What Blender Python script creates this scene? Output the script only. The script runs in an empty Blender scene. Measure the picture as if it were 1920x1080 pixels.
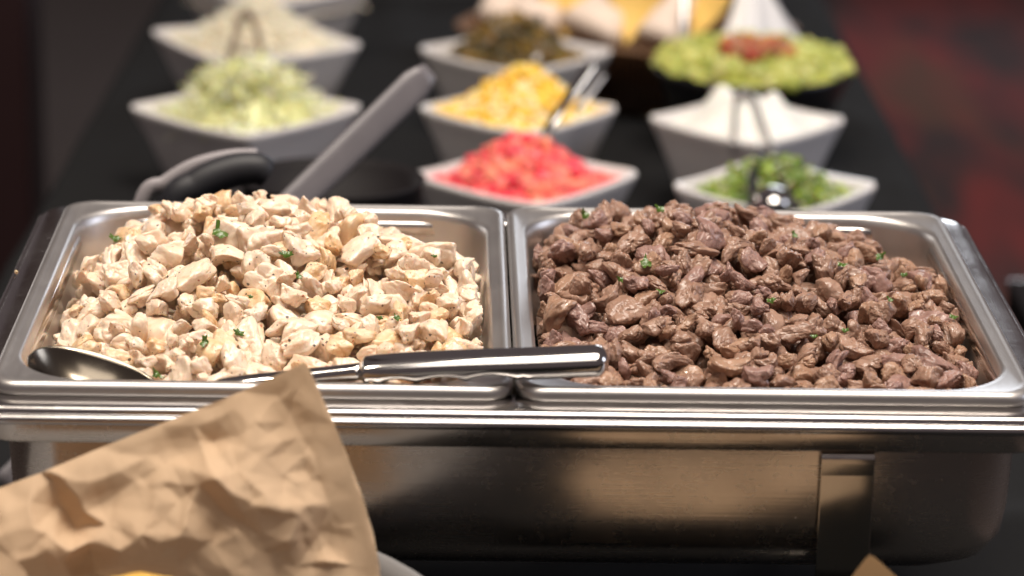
import bpy, bmesh, math, random
import numpy as np
from mathutils import Vector, Matrix, Quaternion
from mathutils.geometry import delaunay_2d_cdt
random.seed(7)
PI = math.pi
scene = bpy.context.scene
COL = scene.collection
# ------------------------------------------------------------------ camera
F, PITCH, YAW, ROLL = 5580.9, 0.31548, 0.023875, 0.020517
CAM = np.array([0.22897, -1.40364, 0.51127])
_fw = np.array([math.sin(YAW)*math.cos(PITCH), math.cos(YAW)*math.cos(PITCH), -math.sin(PITCH)])
_rt = np.array([math.cos(YAW), -math.sin(YAW), 0.0]); _up = np.cross(_rt, _fw)
_r = _rt*math.cos(ROLL)+_up*math.sin(ROLL); _u = _up*math.cos(ROLL)-_rt*math.sin(ROLL)
cam_d = bpy.data.cameras.new('camera'); cam = bpy.data.objects.new('camera', cam_d); COL.objects.link(cam)
cam.matrix_world = Matrix(((_r[0], _u[0], -_fw[0], CAM[0]), (_r[1], _u[1], -_fw[1], CAM[1]), (_r[2], _u[2], -_fw[2], CAM[2]), (0, 0, 0, 1)))
cam_d.sensor_width = 36; cam_d.lens = 36*F/1920; cam_d.clip_start = 0.05; cam_d.clip_end = 60
cam_d.dof.use_dof = True
cam_d.dof.focus_distance = float((np.array([.265, .13, .01])-CAM) @ _fw)
cam_d.dof.aperture_fstop = 5.4
scene.camera = cam
# ------------------------------------------------------------------ world, lamps, exposure
world = bpy.data.worlds.new('World'); scene.world = world; world.use_nodes = True
bg = world.node_tree.nodes['Background']; bg.inputs['Color'].default_value = (.80, .64, .66, 1); bg.inputs['Strength'].default_value = 0.135
scene.view_settings.view_transform = 'Standard'; scene.view_settings.look = 'None'; scene.view_settings.exposure = 0.0; scene.view_settings.gamma = 1
def lamp(name, loc, target, sx, sy, power, col):
    d = bpy.data.lights.new(name, 'AREA'); d.shape = 'RECTANGLE'; d.size = sx; d.size_y = sy; d.energy = power; d.color = col
    o = bpy.data.objects.new(name, d); COL.objects.link(o); o.location = loc
    o.rotation_euler = (Vector(target)-Vector(loc)).to_track_quat('-Z', 'Y').to_euler(); return o
lamp('ceiling_or_fill_panel', (0.45, .25, 2.2), (.3, .3, 0), 1.6, 1.0, 62, (1, .915, .82))
lamp('ceiling_spot', (-.6, .1, 2.1), (.2, .2, 0), .22, .22, 17, (1, .88, .74))
lamp('ceiling_spot', (.9, -.25, 2.2), (.3, .1, 0), .22, .22, 15, (1, .88, .74))
lamp('ceiling_or_fill_panel', (.2, -1.2, 2.3), (.25, 0, 0), 1.2, .8, 10, (1, .91, .82))  # added front fill, brightens the paper and lifts the dark tones
lamp('window_panel', (1.2, 5.2, .42), (.4, 0, 0), 1.0, .85, 18, (.86, .92, 1))
lamp('window_panel', (-3.6, 5.0, .75), (.1, 0, 0), 2.0, .8, 25, (1, .95, .9))
lamp('window_panel', (3.2, .6, 1.0), (.3, .6, -.2), 1.2, 1.4, 24, (.80, .86, 1))
scene.cycles.use_denoising = True
scene.cycles.max_bounces = 8

# ------------------------------------------------------------------ helpers
def ray(px, py):
    return _fw + _r*((px-960)/F) - _u*((py-540)/F)
def at(px, py, z):
    d = ray(px, py); return CAM + d*((z-CAM[2])/d[2])
def atY(px, py, y):
    d = ray(px, py); return CAM + d*((y-CAM[1])/d[1])
def proj(P):
    P = np.atleast_2d(P)-CAM; d = P @ _fw
    return np.c_[960+F*(P @ _r)/d, 540-F*(P @ _u)/d, d]
def tag(o, label=None, cat=None, group=None, kind=None):
    if label: o['label'] = label
    if cat: o['category'] = cat
    if group: o['group'] = group
    if kind: o['kind'] = kind
    return o
def empty(name, loc, label, cat, group=None):
    o = bpy.data.objects.new(name, None); COL.objects.link(o); o.location = loc; o.empty_display_size = .02
    return tag(o, label, cat, group)
def mesh_obj(name, verts, faces, mat, parent=None, smooth=True):
    me = bpy.data.meshes.new(name); me.from_pydata([tuple(map(float, v)) for v in verts], [], [tuple(f) for f in faces]); me.update()
    if smooth: me.polygons.foreach_set('use_smooth', [True]*len(me.polygons))
    if mat: me.materials.append(mat)
    o = bpy.data.objects.new(name, me); COL.objects.link(o)
    if parent: put_under(o, parent)
    return o
def put_under(o, parent):
    o.parent = parent; o.matrix_parent_inverse = Matrix.Translation(-Vector(parent.location))
def solid(o, t, off=0):
    m = o.modifiers.new('thickness', 'SOLIDIFY'); m.thickness = t; m.offset = off; return o
def bevel(o, w, seg=2):
    m = o.modifiers.new('bevel', 'BEVEL'); m.width = w; m.segments = seg; m.limit_method = 'ANGLE'; return o
def rr(x0, x1, y0, y1, r, z, n=10, sub=6):
    pts = []
    r = min(r, (x1-x0)/2-1e-4, (y1-y0)/2-1e-4)
    for cx, cy, a0 in ((x1-r, y1-r, 0), (x0+r, y1-r, PI/2), (x0+r, y0+r, PI), (x1-r, y0+r, 1.5*PI)):
        for i in range(n+1):
            a = a0+PI/2*i/n; pts.append((cx+r*math.cos(a), cy+r*math.sin(a), z))
    out = []
    for i, p in enumerate(pts):
        q = pts[(i+1) % len(pts)]; out.append(p)
        if i % (n+1) == n:
            for k in range(1, sub): t = k/sub; out.append(tuple(p[j]*(1-t)+q[j]*t for j in range(3)))
    return out
def loft(rings, cap_end=False, cap_start=False):
    v, f = [], []; m = len(rings[0])
    for r_ in rings: v += r_
    for k in range(len(rings)-1):
        for i in range(m):
            j = (i+1) % m; f.append((k*m+i, k*m+j, (k+1)*m+j, (k+1)*m+i))
    if cap_end: f.append(tuple(range((len(rings)-1)*m, len(rings)*m)))
    if cap_start: f.append(tuple(reversed(range(m))))
    return v, f
def box(x0, x1, y0, y1, z0, z1):
    v = [(x, y, z) for z in (z0, z1) for y in (y0, y1) for x in (x0, x1)]
    return v, [(0, 2, 3, 1), (4, 5, 7, 6), (0, 1, 5, 4), (2, 6, 7, 3), (0, 4, 6, 2), (1, 3, 7, 5)]
def smooth_path(pts, n):
    pts = [Vector(p) for p in pts]; P = [pts[0]*2-pts[1]]+pts+[pts[-1]*2-pts[-2]]; out = []
    for i in range(len(pts)-1):
        a, b, c, d = P[i:i+4]
        for k in range(n):
            t = k/n; out.append(.5*((2*b)+(c-a)*t+(2*a-5*b+4*c-d)*t*t+(3*b-a-3*c+d)*t**3))
    out.append(pts[-1]); return out
def sweep(path, wa, wb, side, ns=12, sq=2.0):
    """elliptic (or squarish) section swept along path; wa, wb = half sizes (numbers or functions of t), side = wide direction"""
    path = [Vector(p) for p in path]; rings = []; L = len(path)
    for i, p in enumerate(path):
        t = (path[min(i+1, L-1)]-path[max(i-1, 0)]).normalized()
        s = Vector(side); s = (s-t*s.dot(t)).normalized(); n = t.cross(s)
        a = wa(i/(L-1)) if callable(wa) else wa; b = wb(i/(L-1)) if callable(wb) else wb
        ring = []
        for k in range(ns):
            c, d = math.cos(2*PI*k/ns), math.sin(2*PI*k/ns)
            c = math.copysign(abs(c)**(2/sq), c); d = math.copysign(abs(d)**(2/sq), d)
            ring.append(tuple(p+s*(a*c)+n*(b*d)))
        rings.append(ring)
    return loft(rings, True, True)
def merge(parts):
    V, Fc = [], []
    for v, f in parts:
        n = len(V); V += list(v); Fc += [tuple(i+n for i in q) for q in f]
    return V, Fc
def hash3(i, seed):
    h = (i[..., 0]*374761393+i[..., 1]*668265263+i[..., 2]*2147483647+seed*974711) & 0xffffffff
    h = ((h ^ (h >> 13))*1274126177) & 0xffffffff
    h = ((h ^ (h >> 16))*2246822519) & 0xffffffff
    return ((h ^ (h >> 15)) & 0xffff)/65535.0
def vnoise(p, seed=0):
    i = np.floor(p).astype(np.int64); f = p-i; f = f*f*f*(f*(f*6-15)+10); r_ = 0
    for dx in (0, 1):
        for dy in (0, 1):
            for dz in (0, 1):
                w = (f[:, 0] if dx else 1-f[:, 0])*(f[:, 1] if dy else 1-f[:, 1])*(f[:, 2] if dz else 1-f[:, 2])
                r_ = r_+w*hash3(i+np.array([dx, dy, dz]), seed)
    return r_*2-1

# ------------------------------------------------------------------ materials
class NT:
    def __init__(s, name):
        s.m = bpy.data.materials.new(name); s.m.use_nodes = True; s.t = s.m.node_tree; s.b = s.t.nodes['Principled BSDF']
    def n(s, kind, **kw):
        nd = s.t.nodes.new('ShaderNode'+kind)
        for k, v in kw.items():
            if k in nd.inputs: s.set(nd.inputs[k], v)
            else: setattr(nd, k, v)
        return nd
    def set(s, sock, v):
        if isinstance(v, bpy.types.NodeSocket): s.t.links.new(v, sock)
        elif isinstance(v, tuple) and len(v) == 3 and sock.type == 'RGBA': sock.default_value = (*v, 1)
        else: sock.default_value = v
    def p(s, **kw):
        for k, v in kw.items(): s.set(s.b.inputs[k.replace('_', ' ')], v)
        return s
    def ramp(s, fac, stops, interp='LINEAR'):
        r_ = s.n('ValToRGB'); s.set(r_.inputs[0], fac); e = r_.color_ramp.elements; r_.color_ramp.interpolation = interp
        while len(e) < len(stops): e.new(.5)
        for el, (pos, c) in zip(e, stops): el.position = pos; el.color = (*c, 1) if isinstance(c, tuple) else (c, c, c, 1)
        return r_.outputs[0]
    def mix(s, fac, a, b, mode='MIX'):
        m = s.n('Mix', data_type='RGBA', blend_type=mode); s.set(m.inputs[0], fac); s.set(m.inputs[6], a); s.set(m.inputs[7], b); return m.outputs[2]
    def math(s, op, a, b=0.0, c=0.0):
        m = s.n('Math', operation=op); s.set(m.inputs[0], a); s.set(m.inputs[1], b); s.set(m.inputs[2], c); return m.outputs[0]
    def coord(s, scale=(1, 1, 1), shift=False):
        if shift: scale = tuple(q*shift for q in scale)
        v = s.n('TexCoord').outputs['Object']
        mp = s.n('Mapping'); s.set(mp.inputs[0], v); mp.inputs['Scale'].default_value = scale
        if shift:
            oi = s.n('ObjectInfo'); vm = s.n('VectorMath', operation='SCALE'); cx = s.n('CombineXYZ')
            s.set(cx.inputs[0], oi.outputs['Random']); s.set(cx.inputs[1], s.math('MULTIPLY', oi.outputs['Random'], 7.3)); s.set(cx.inputs[2], s.math('MULTIPLY', oi.outputs['Random'], -3.1))
            s.set(vm.inputs[0], cx.outputs[0]); vm.inputs['Scale'].default_value = 9.0
            s.set(mp.inputs['Location'], vm.outputs[0])
        return mp.outputs[0]
    def noise(s, vec, scale, detail=3.0, rough=.55, out=0):
        nd = s.n('TexNoise', Vector=vec, Scale=scale, Detail=detail, Roughness=rough); return nd.outputs[out]
    def bump(s, h, strength=.3, dist=.001):
        b = s.n('Bump', Height=h, Strength=strength, Distance=dist); s.set(s.b.inputs['Normal'], b.outputs[0]); return s
def simple(name, col, rough=.5, **kw):
    m = NT(name).p(Base_Color=col, Roughness=rough, **kw); return m.m
def steel(name, rough, grain=(6, 400, 400), base=(.60, .575, .56), strength=.08, smudge=.10):
    m = NT(name); v = m.coord(grain); g = m.noise(v, 1.0, 2); big = m.noise(m.coord(), 28, 4)
    r_ = m.math('ADD', rough-smudge*.4, m.math('MULTIPLY', big, smudge)); r_ = m.math('ADD', r_, m.math('MULTIPLY', g, .06)); r_ = m.math('ADD', r_, m.math('MULTIPLY', m.ramp(m.noise(m.coord(), 170, 3), [(.58, 0.0), (.74, 1.0)]), smudge*.28))
    m.p(Base_Color=m.mix(m.math('MULTIPLY', big, .35), base, tuple(c*.82 for c in base)), Metallic=1.0, Roughness=r_)
    m.bump(g, strength, .0004); return m.m
M = {}
M['pan'] = steel('brushed_pan_steel', .36, (300, 6, 300), strength=.05)
M['frame'] = steel('polished_frame_steel', .13, (5, 300, 300), strength=.04, smudge=.26)
M['body'] = steel('brushed_body_steel', .22, (5, 40, 620), (.72, .66, .60), .10, .14)
M['leg'] = steel('polished_leg_steel', .10, (100, 100, 4), (.55, .52, .48), .02, .06)
M['spoon'] = steel('spoon_steel', .09, (40, 40, 40), (.62, .60, .58), .02, .05)
M['dull_steel'] = steel('dull_spoon_steel', .3, (40, 40, 40), (.50, .48, .48), .02, .1)
# meats
def meat_mats():
    out = {}
    for key, (pale, warm, brown, lo, hi) in {'pale': ((.84, .70, .565), (.78, .60, .44), (.62, .35, .13), .62, .80), 'golden': ((.79, .615, .43), (.73, .49, .26), (.60, .31, .095), .48, .74)}.items():
        m = NT('chicken_'+key); v = m.coord((1, 1, 1), .013)
        n1 = m.noise(v, 55, 3); n2 = m.noise(v, 95, 3)
        c = m.mix(m.ramp(n1, [(.35, 0.0), (.65, 1.0)]), pale, warm)
        c = m.mix(m.math('MULTIPLY', m.ramp(n2, [(lo, 0.0), (hi, 1.0)]), .75), c, brown)
        rnd = m.n('ObjectInfo').outputs['Random']
        c = m.mix(m.math('MULTIPLY', rnd, .22), c, (.66, .46, .33))
        wp = m.n('VectorMath', operation='ADD'); m.set(wp.inputs[0], v); ws = m.n('VectorMath', operation='SCALE'); m.set(ws.inputs[0], m.noise(v, 500, 2, out=1)); ws.inputs['Scale'].default_value = .0018; m.set(wp.inputs[1], ws.outputs[0]); vo = m.n('TexVoronoi', Vector=wp.outputs[0], Scale=300.0); vo.inputs['Randomness'].default_value = 1
        sep = m.n('SeparateColor'); m.set(sep.inputs[0], vo.outputs['Color'])
        sz = m.math('MULTIPLY', m.math('MULTIPLY', sep.outputs[1], sep.outputs[1]), .26)
        clump = m.ramp(m.noise(v, 40, 2), [(.38, .0), (.6, 1.0)])
        on = m.math('MULTIPLY', m.math('GREATER_THAN', m.math('ADD', sep.outputs[0], m.math('MULTIPLY', clump, .30)), .92), m.math('LESS_THAN', vo.outputs['Distance'], m.math('ADD', .115, sz)))
        spk = m.mix(m.math('GREATER_THAN', sep.outputs[2], .86), (.035, .022, .018), (.38, .06, .02))
        c = m.mix(m.math('MULTIPLY', on, .88), c, spk)
        fib = m.noise(m.coord((160, 620, 160), .013), 1.0, 2); fine = m.math('ADD', m.math('MULTIPLY', m.noise(v, 420, 4, .6), .7), m.math('MULTIPLY', m.noise(v, 1300, 2, .6), .35))
        m.p(Base_Color=c, Roughness=m.math('ADD', .24, m.math('MULTIPLY', fine, .26)), Subsurface_Weight=.3, Subsurface_Radius=(1.0, .5, .25), Subsurface_Scale=.0035, Specular_IOR_Level=.5, Coat_Weight=.35, Coat_Roughness=.14)
        m.bump(m.math('ADD', m.math('MULTIPLY', fib, .7), fine), .34, .0011); out[key] = m.m
    for key, (a, b_, dk) in {'brown': ((.355, .216, .155), (.245, .135, .090), (.115, .050, .030)), 'purple': ((.345, .208, .172), (.235, .128, .104), (.108, .050, .038)), 'tan': ((.395, .240, .162), (.275, .150, .090), (.125, .054, .028))}.items():
        m = NT('beef_'+key); v = m.coord((1, 1, 1), .010)
        n1 = m.noise(v, 110, 4, .6); n2 = m.noise(v, 60, 3)
        c = m.mix(m.ramp(n1, [(.34, 0.0), (.68, 1.0)]), a, b_)
        c = m.mix(m.math('MULTIPLY', m.ramp(n2, [(.56, 0.0), (.75, 1.0)]), .65), c, dk)
        fib = m.noise(m.coord((170, 640, 170), .010), 1.0, 3); fine = m.math('ADD', m.math('MULTIPLY', m.noise(v, 420, 3, .6), .6), m.math('MULTIPLY', m.noise(v, 1250, 2, .6), .5))
        m.p(Base_Color=c, Roughness=m.math('ADD', .38, m.math('MULTIPLY', fine, .34)), Specular_IOR_Level=.35, Subsurface_Weight=.15, Subsurface_Radius=(1.0, .35, .2), Subsurface_Scale=.002, Coat_Weight=.52, Coat_Roughness=.10)
        m.bump(m.math('ADD', m.math('MULTIPLY', fib, .3), fine), .52, .0010); out[key] = m.m
    return out
M.update(meat_mats())
m = NT('parsley'); v = m.coord((1, 1, 1), .006); m.p(Base_Color=m.mix(m.noise(v, 300), (.040, .090, .010), (.105, .180, .028)), Roughness=.3, Coat_Weight=.3); M['parsley'] = m.m
m = NT('kraft_paper'); v = m.coord(); fb = m.noise(m.coord((500, 1500, 500)), 1.0, 3)
c = m.mix(m.noise(v, 30, 4), (.68, .485, .315), (.75, .555, .375)); c = m.mix(m.math('MULTIPLY', fb, .22), c, (.36, .22, .12))
m.p(Base_Color=c, Roughness=.75, Specular_IOR_Level=.3).bump(fb, .12, .0005)
tr = m.n('BsdfTranslucent', Color=(.78, .47, .22)); mx = m.n('MixShader', Fac=.28); out_ = m.t.nodes['Material Output']; m.t.links.new(m.b.outputs[0], mx.inputs[1]); m.t.links.new(tr.outputs[0], mx.inputs[2]); m.t.links.new(mx.outputs[0], out_.inputs['Surface']); M['paper'] = m.m
m = NT('white_ceramic'); m.p(Base_Color=(.74, .71, .71), Roughness=.22, Coat_Weight=.3); M['ceramic'] = m.m
m = NT('black_cloth'); w = m.noise(m.coord((900, 900, 900)), 1.0, 2); m.p(Base_Color=m.mix(w, (.006, .006, .0065), (.017, .017, .018)), Roughness=.95, Specular_IOR_Level=.12).bump(w, .25, .0008); M['cloth'] = m.m
M['black'] = simple('black_plastic', (.010, .010, .014), .55)
M['black_bowl'] = simple('black_glazed_bowl', (.010, .010, .012), .3)
M['grey_bowl'] = simple('grey_enamel', (.22, .215, .215), .35)
m = NT('grey_plastic'); m.p(Base_Color=m.mix(m.noise(m.coord(), 60, 4), (.13, .12, .13), (.18, .165, .175)), Roughness=.32); M['grey_plastic'] = m.m
def colmat(name, rough=.45, sss=0.0, coat=0.0, dist=.0006):
    m = NT(name); a = m.n('Attribute', attribute_name='tint'); v = m.coord()
    c = m.mix(m.math('MULTIPLY', m.noise(v, 160, 3), .2), a.outputs['Color'], m.mix(.5, a.outputs['Color'], (.0, .0, .0)))
    m.p(Base_Color=c, Roughness=rough, Subsurface_Weight=sss, Subsurface_Scale=.004, Coat_Weight=coat).bump(m.noise(v, 260, 3), .3, dist); return m.m
M['veg'] = colmat('vegetable', .4, .15, .2)
M['dairy'] = colmat('cheese', .55, .15)
# floors
m = NT('grey_carpet'); v = m.coord(); m.p(Base_Color=m.mix(m.noise(v, 3, 3), (.050, .038, .035), (.072, .056, .052)), Roughness=.9).bump(m.noise(v, 300, 2), .4, .004); M['floor'] = m.m
m = NT('red_patterned_carpet'); v = m.coord((1, .30, 1)); wv = m.n('VectorMath', operation='ADD'); m.set(wv.inputs[0], v); sc = m.n('VectorMath', operation='SCALE'); m.set(sc.inputs[0], m.noise(v, 3.5, 2, out=1)); sc.inputs['Scale'].default_value = .35; m.set(wv.inputs[1], sc.outputs[0])
n1 = m.noise(wv.outputs[0], 5.2, 3); n2 = m.noise(wv.outputs[0], 7.0, 2)
c = m.mix(m.ramp(n2, [(.50, 0.0), (.62, 1.0)]), (.068, .046, .048), (.140, .072, .054)); c = m.mix(m.ramp(n1, [(.42, 0.0), (.68, 1.0)]), c, (.27, .050, .050))
m.p(Base_Color=c, Roughness=.9); M['carpet'] = m.m

# ------------------------------------------------------------------ setting: floor, carpet, table cloth, post
ZT = -.22; ZF = -.97
tag(mesh_obj('floor', *box(-14, 14, -6, 22, ZF-.05, ZF), M['floor']), kind='structure')
tag(mesh_obj('carpet', *box(.95, 8, 2.3, 16, ZF+.004, ZF+.012), M['carpet']), kind='structure')
pw = atY(14, 250, 2.2)
vv, ff = box(pw[0]-.14, pw[0]+.028, 2.2, 2.34, ZF, 2.2)
post = bevel(mesh_obj('door_post', vv, ff, simple('dark_wood', (.020, .006, .007), .5), smooth=False), .004); tag(post, 'dark reddish post standing on the floor beyond the black table', 'post', kind='thing')
# table cloth: top sheet with soft folds and hanging skirts
TX0, TX1, TY0, TY1 = -.115, .648, -.42, 2.75
nx, ny = 90, 240; V = []; Fc = []
rng = np.random.default_rng(3)
xs = np.concatenate([np.linspace(-.40, 0, 28)[:-1]*1.0+TX0, np.linspace(TX0, TX1, 36), TX1+np.linspace(0, .40, 28)[1:]]); ys = np.linspace(TY0, TY1, ny)
for y in ys:
    for x in xs:
        over = max(TX0-x, x-TX1, 0.0)
        if over <= 0: z = ZT; X, Yv = x, y
        else:
            sgn = -1 if x < TX0 else 1; edge = TX0 if sgn < 0 else TX1
            bend = .012; a = min(over/bend, PI/2); drop = bend*(1-math.cos(a))+max(0, over-bend*PI/2)*1.75
            fold = .030*min(1, drop/.3)*(math.sin(y*14+sgn)+.5*math.sin(y*31+2))
            X = edge+sgn*(bend*math.sin(a)-.03*min(1, drop/.3))+fold*.7; z = ZT-drop; Yv = y
        V.append((X, Yv, z))
W_ = len(xs)
for j in range(ny-1):
    for i in range(W_-1): Fc.append((j*W_+i, j*W_+i+1, (j+1)*W_+i+1, (j+1)*W_+i))
V = np.array(V); top_ = (V[:, 0] > TX0+.01) & (V[:, 0] < TX1-.01); V[top_, 2] += -.004+.005*np.maximum(0, .72-np.abs(vnoise(np.c_[V[top_, :2]*np.array([9., 4.]), 0*V[top_, 0]], 41))*2.4)*2.6
V = V.tolist()
V = [(x+.03*max(0, y-.9)*max(0., min(1., (.25-x)/.3)), y, z) for x, y, z in V]
tc = mesh_obj('tablecloth', V, Fc, M['cloth']); solid(tc, .001, -1); tag(tc, 'black cloth covering the buffet table and hanging down its sides', 'tablecloth')
# serving cart edge beside the table
e = at(1888, 525, -.30)
cart = empty('serving_cart', (e[0]+.2, e[1], -.30), 'dark cart with a thin bright metal edge at the far right of the chafing dish', 'cart')
bevel(mesh_obj('cart_top', *box(e[0], e[0]+.5, e[1]-.5, e[1]-.004, -.33, -.3005), simple('cart_dark', (.012, .010, .011), .9, Specular_IOR_Level=.05), cart, False), .002)
bevel(mesh_obj('edge_strip', *box(e[0], e[0]+.5, e[1]-.0035, e[1]+.001, -.306, -.2995), M['frame'], cart, False), .001)
for cx in (e[0]+.03, e[0]+.45):
    for cy in (e[1]-.46, e[1]-.05): mesh_obj('leg', *box(cx, cx+.03, cy, cy+.03, ZF, -.3305), simple('cart_leg', (.02, .02, .02), .5), cart, False)

# ------------------------------------------------------------------ chafing dish
ch = empty('chafing_dish', (.265, .1625, ZT), 'steel chafing dish holding two pans of meat, legs standing on black cloth', 'chafing dish')
def O(o, z, r, oy=None): oy = o if oy is None else oy; return rr(-o, .53+o, -oy, .325+oy, r, z, 12, 10)
v, f = loft([O(-.014, -.016, .02), O(-.013, -.0095, .02), O(-.011, -.0080, .02), O(.0005, -.0078, .014), O(.0060, -.0082, .014), O(.0108, -.0087, .015), O(.0120, -.0090, .015), O(.0126, -.0096, .015), O(.0128, -.0104, .015), O(.0129, -.0114, .015), O(.0132, -.0120, .015), O(.0138, -.0122, .016), O(.0148, -.0119, .016), O(.0160, -.0121, .016), O(.0168, -.0130, .016), O(.0170, -.0142, .016), O(.0166, -.0154, .016), O(.0154, -.0160, .015), O(.0125, -.0158, .014)])
solid(mesh_obj('rim_frame', v, f, M['frame'], ch), .0006, -1)
v, f = loft([O(.005, -.0145, .022, .0122), O(.005, -.0265, .022, .0122), O(.0045, -.0273, .022, .0115), O(.002, -.0276, .022, .0095), O(-.006, -.0276, .022, .004)])
mesh_obj('collar', v, f, M['body'], ch)
bod = [(-.0075, -.0278, .003), (-.0080, -.045, .003), (-.0090, -.066, .0033), (-.0110, -.081, .005), (-.017, -.0915, .0095), (-.029, -.0985, .0195), (-.05, -.1005, .034)]
v, f = loft([rr(.0-o, .53+o, -.0095+d, .3345-d, .030, z, 12, 10) for o, z, d in bod], True)
mesh_obj('water_pan', v, f, M['body'], ch)
for lx in (.0925, .4330):
    for y0, sg in ((-.0063, -1), (.3313, 1)):
        w = .0135; T = lambda a: y0+sg*a
        prof = [(.0005, -.0308), (.0022, -.0292), (.0045, -.0294), (.0056, -.0310), (.0056, -.0335), (.0050, -.040), (.0048, -.075), (.0046, -.20), (.0046, ZT+.004), (.022, ZT+.0012), (.022, ZT+.0042)]
        outer = [(lx-w, T(a), z) for a, z in prof]+[]; rngs = []
        back = [(max(a-.002, .0004), z) for a, z in prof]
        ring = lambda x: [(x, T(a), z) for a, z in prof]
        v = ring(lx-w)+ring(lx+w); n_ = len(prof); f = [(i, i+1, n_+i+1, n_+i) for i in range(n_-1)]
        lg = mesh_obj('leg', v, f, M['leg'], ch, False); solid(lg, .0018, 0); bevel(lg, .0004, 2)
# pans
def pan(x0, x1, lab):
    o = empty('food_pan', ((x0+x1)/2, .1625, -.01), lab, 'food pan', 'steel pans side by side in the chafing dish')
    def R(i, z, r): return rr(x0+i, x1-i, i, .325-i, r, z, 14, 8)
    rings = [R(.0012, -.0074, .014), R(.0004, -.0066, .015), R(0, -.0048, .015), R(.0004, -.0026, .015), R(.0016, -.0009, .0155), R(.0034, -.0001, .016), R(.0052, -.0005, .017), R(.0062, -.0011, .018), R(.0092, -.0013, .036), R(.0104, -.0019, .040), R(.0114, -.0034, .041), R(.0122, -.008, .041), R(.0165, -.058, .038), R(.019, -.064, .036), R(.025, -.0675, .032), R(.036, -.0685, .024)]
    v, f = loft(rings, True); b = mesh_obj('pan_shell', v, f, M['pan'], o); solid(b, .0007, -1); return o
pan(.0004, .2646, 'steel pan heaped with pale chicken chunks')
pan(.2654, .5296, 'steel pan heaped with brown beef chunks')

# ------------------------------------------------------------------ meat chunks
def sphere_dirs(sub):
    bm = bmesh.new(); bmesh.ops.create_icosphere(bm, subdivisions=sub, radius=1); bm.verts.ensure_lookup_table()
    d = np.array([v.co[:] for v in bm.verts]); f = [tuple(v.index for v in q.verts) for q in bm.faces]; bm.free(); return d/np.linalg.norm(d, axis=1)[:, None], f
D5, F5 = sphere_dirs(5); D4, F4 = sphere_dirs(4)
def chunk_points(D, seed, kind):
    r_ = np.random.default_rng(seed); n = r_.integers(6, 10)
    N = []
    for k in range(n):
        for _ in range(40):
            q = r_.normal(size=3); q /= np.linalg.norm(q)
            if all(q @ o < .62 for o in N): break
        N.append(q)
    N = np.array(N); dd = r_.uniform(.68, 1.0, len(N)); kk = r_.uniform(5, 11) if kind == 'chicken' else r_.uniform(3.2, 6)
    s = (np.maximum(D @ N.T, 1e-3)/dd)**kk
    rad = np.minimum(s.sum(1)**(-1/kk), 1.45)
    ax = np.array([r_.uniform(1.05, 1.55), r_.uniform(.85, 1.1), r_.uniform(.62, .92)])
    P = D*rad[:, None]
    # clefts: deep folds along arcs, as where the meat was cut or has curled
    for _ in range(r_.integers(0, 3) if kind == 'chicken' else r_.integers(1, 3)):
        q = r_.normal(size=3); q /= np.linalg.norm(q); c = r_.uniform(-.35, .35); g = r_.normal(size=3); g /= np.linalg.norm(g)
        wob = .22*vnoise(P*2.0+seed*3.1, seed+5)
        w = 1/(1+np.exp(-(D @ g-.05)*6)); P = P*(1-r_.uniform(.10, .24)*np.exp(-((D @ q-c+wob)/r_.uniform(.09, .20))**2)*w)[:, None]
    off = seed*17.3
    if kind == 'chicken':
        disp = .14*vnoise(P*1.6+off, seed)+.040*vnoise(P*3.4+off, seed+1)+.022*np.abs(vnoise(P*6+off, seed+2))+.012*vnoise(P*15+off, seed+8)
        rg = 1-np.abs(vnoise(P*2.6+off, seed+3)); disp -= .045*np.maximum(rg-.74, 0)/.26
        wv_ = P[:, 1]*13+2.5*vnoise(P*2+off, seed+4); disp += .014*np.sin(wv_)*np.clip(vnoise(P*1.3+off, seed+6)+.3, 0, 1)
    else:
        disp = .17*vnoise(P*1.8+off, seed)+.060*vnoise(P*3.6+off, seed+1)+.060*np.abs(vnoise(P*5.0+off, seed+2))+.022*vnoise(P*11+off, seed+7)
        rg = 1-np.abs(vnoise(P*3.2+off, seed+3)); disp -= .06*np.maximum(rg-.72, 0)/.28
        wv_ = P[:, 1]*15+3.2*vnoise(P*2.2+off, seed+4); disp += .006*np.sin(wv_)*np.clip(vnoise(P*1.4+off, seed+6)+.45, 0, 1)
    P = P+D*disp[:, None]; P = P*ax
    b = r_.uniform(-.32, .32); P[:, 2] += b*(P[:, 0]**2-.4); t = r_.uniform(-.3, .3)*P[:, 0]
    y, z = P[:, 1].copy(), P[:, 2].copy(); P[:, 1] = y*np.cos(t)-z*np.sin(t); P[:, 2] = y*np.sin(t)+z*np.cos(t)
    P -= P.mean(0); return P/np.abs(P).max(0).mean()   # about unit radius
def rotm(rg):
    q = rg.normal(size=4); q /= np.linalg.norm(q); return np.array(Quaternion(q).to_matrix())
CS = .0015
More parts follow.
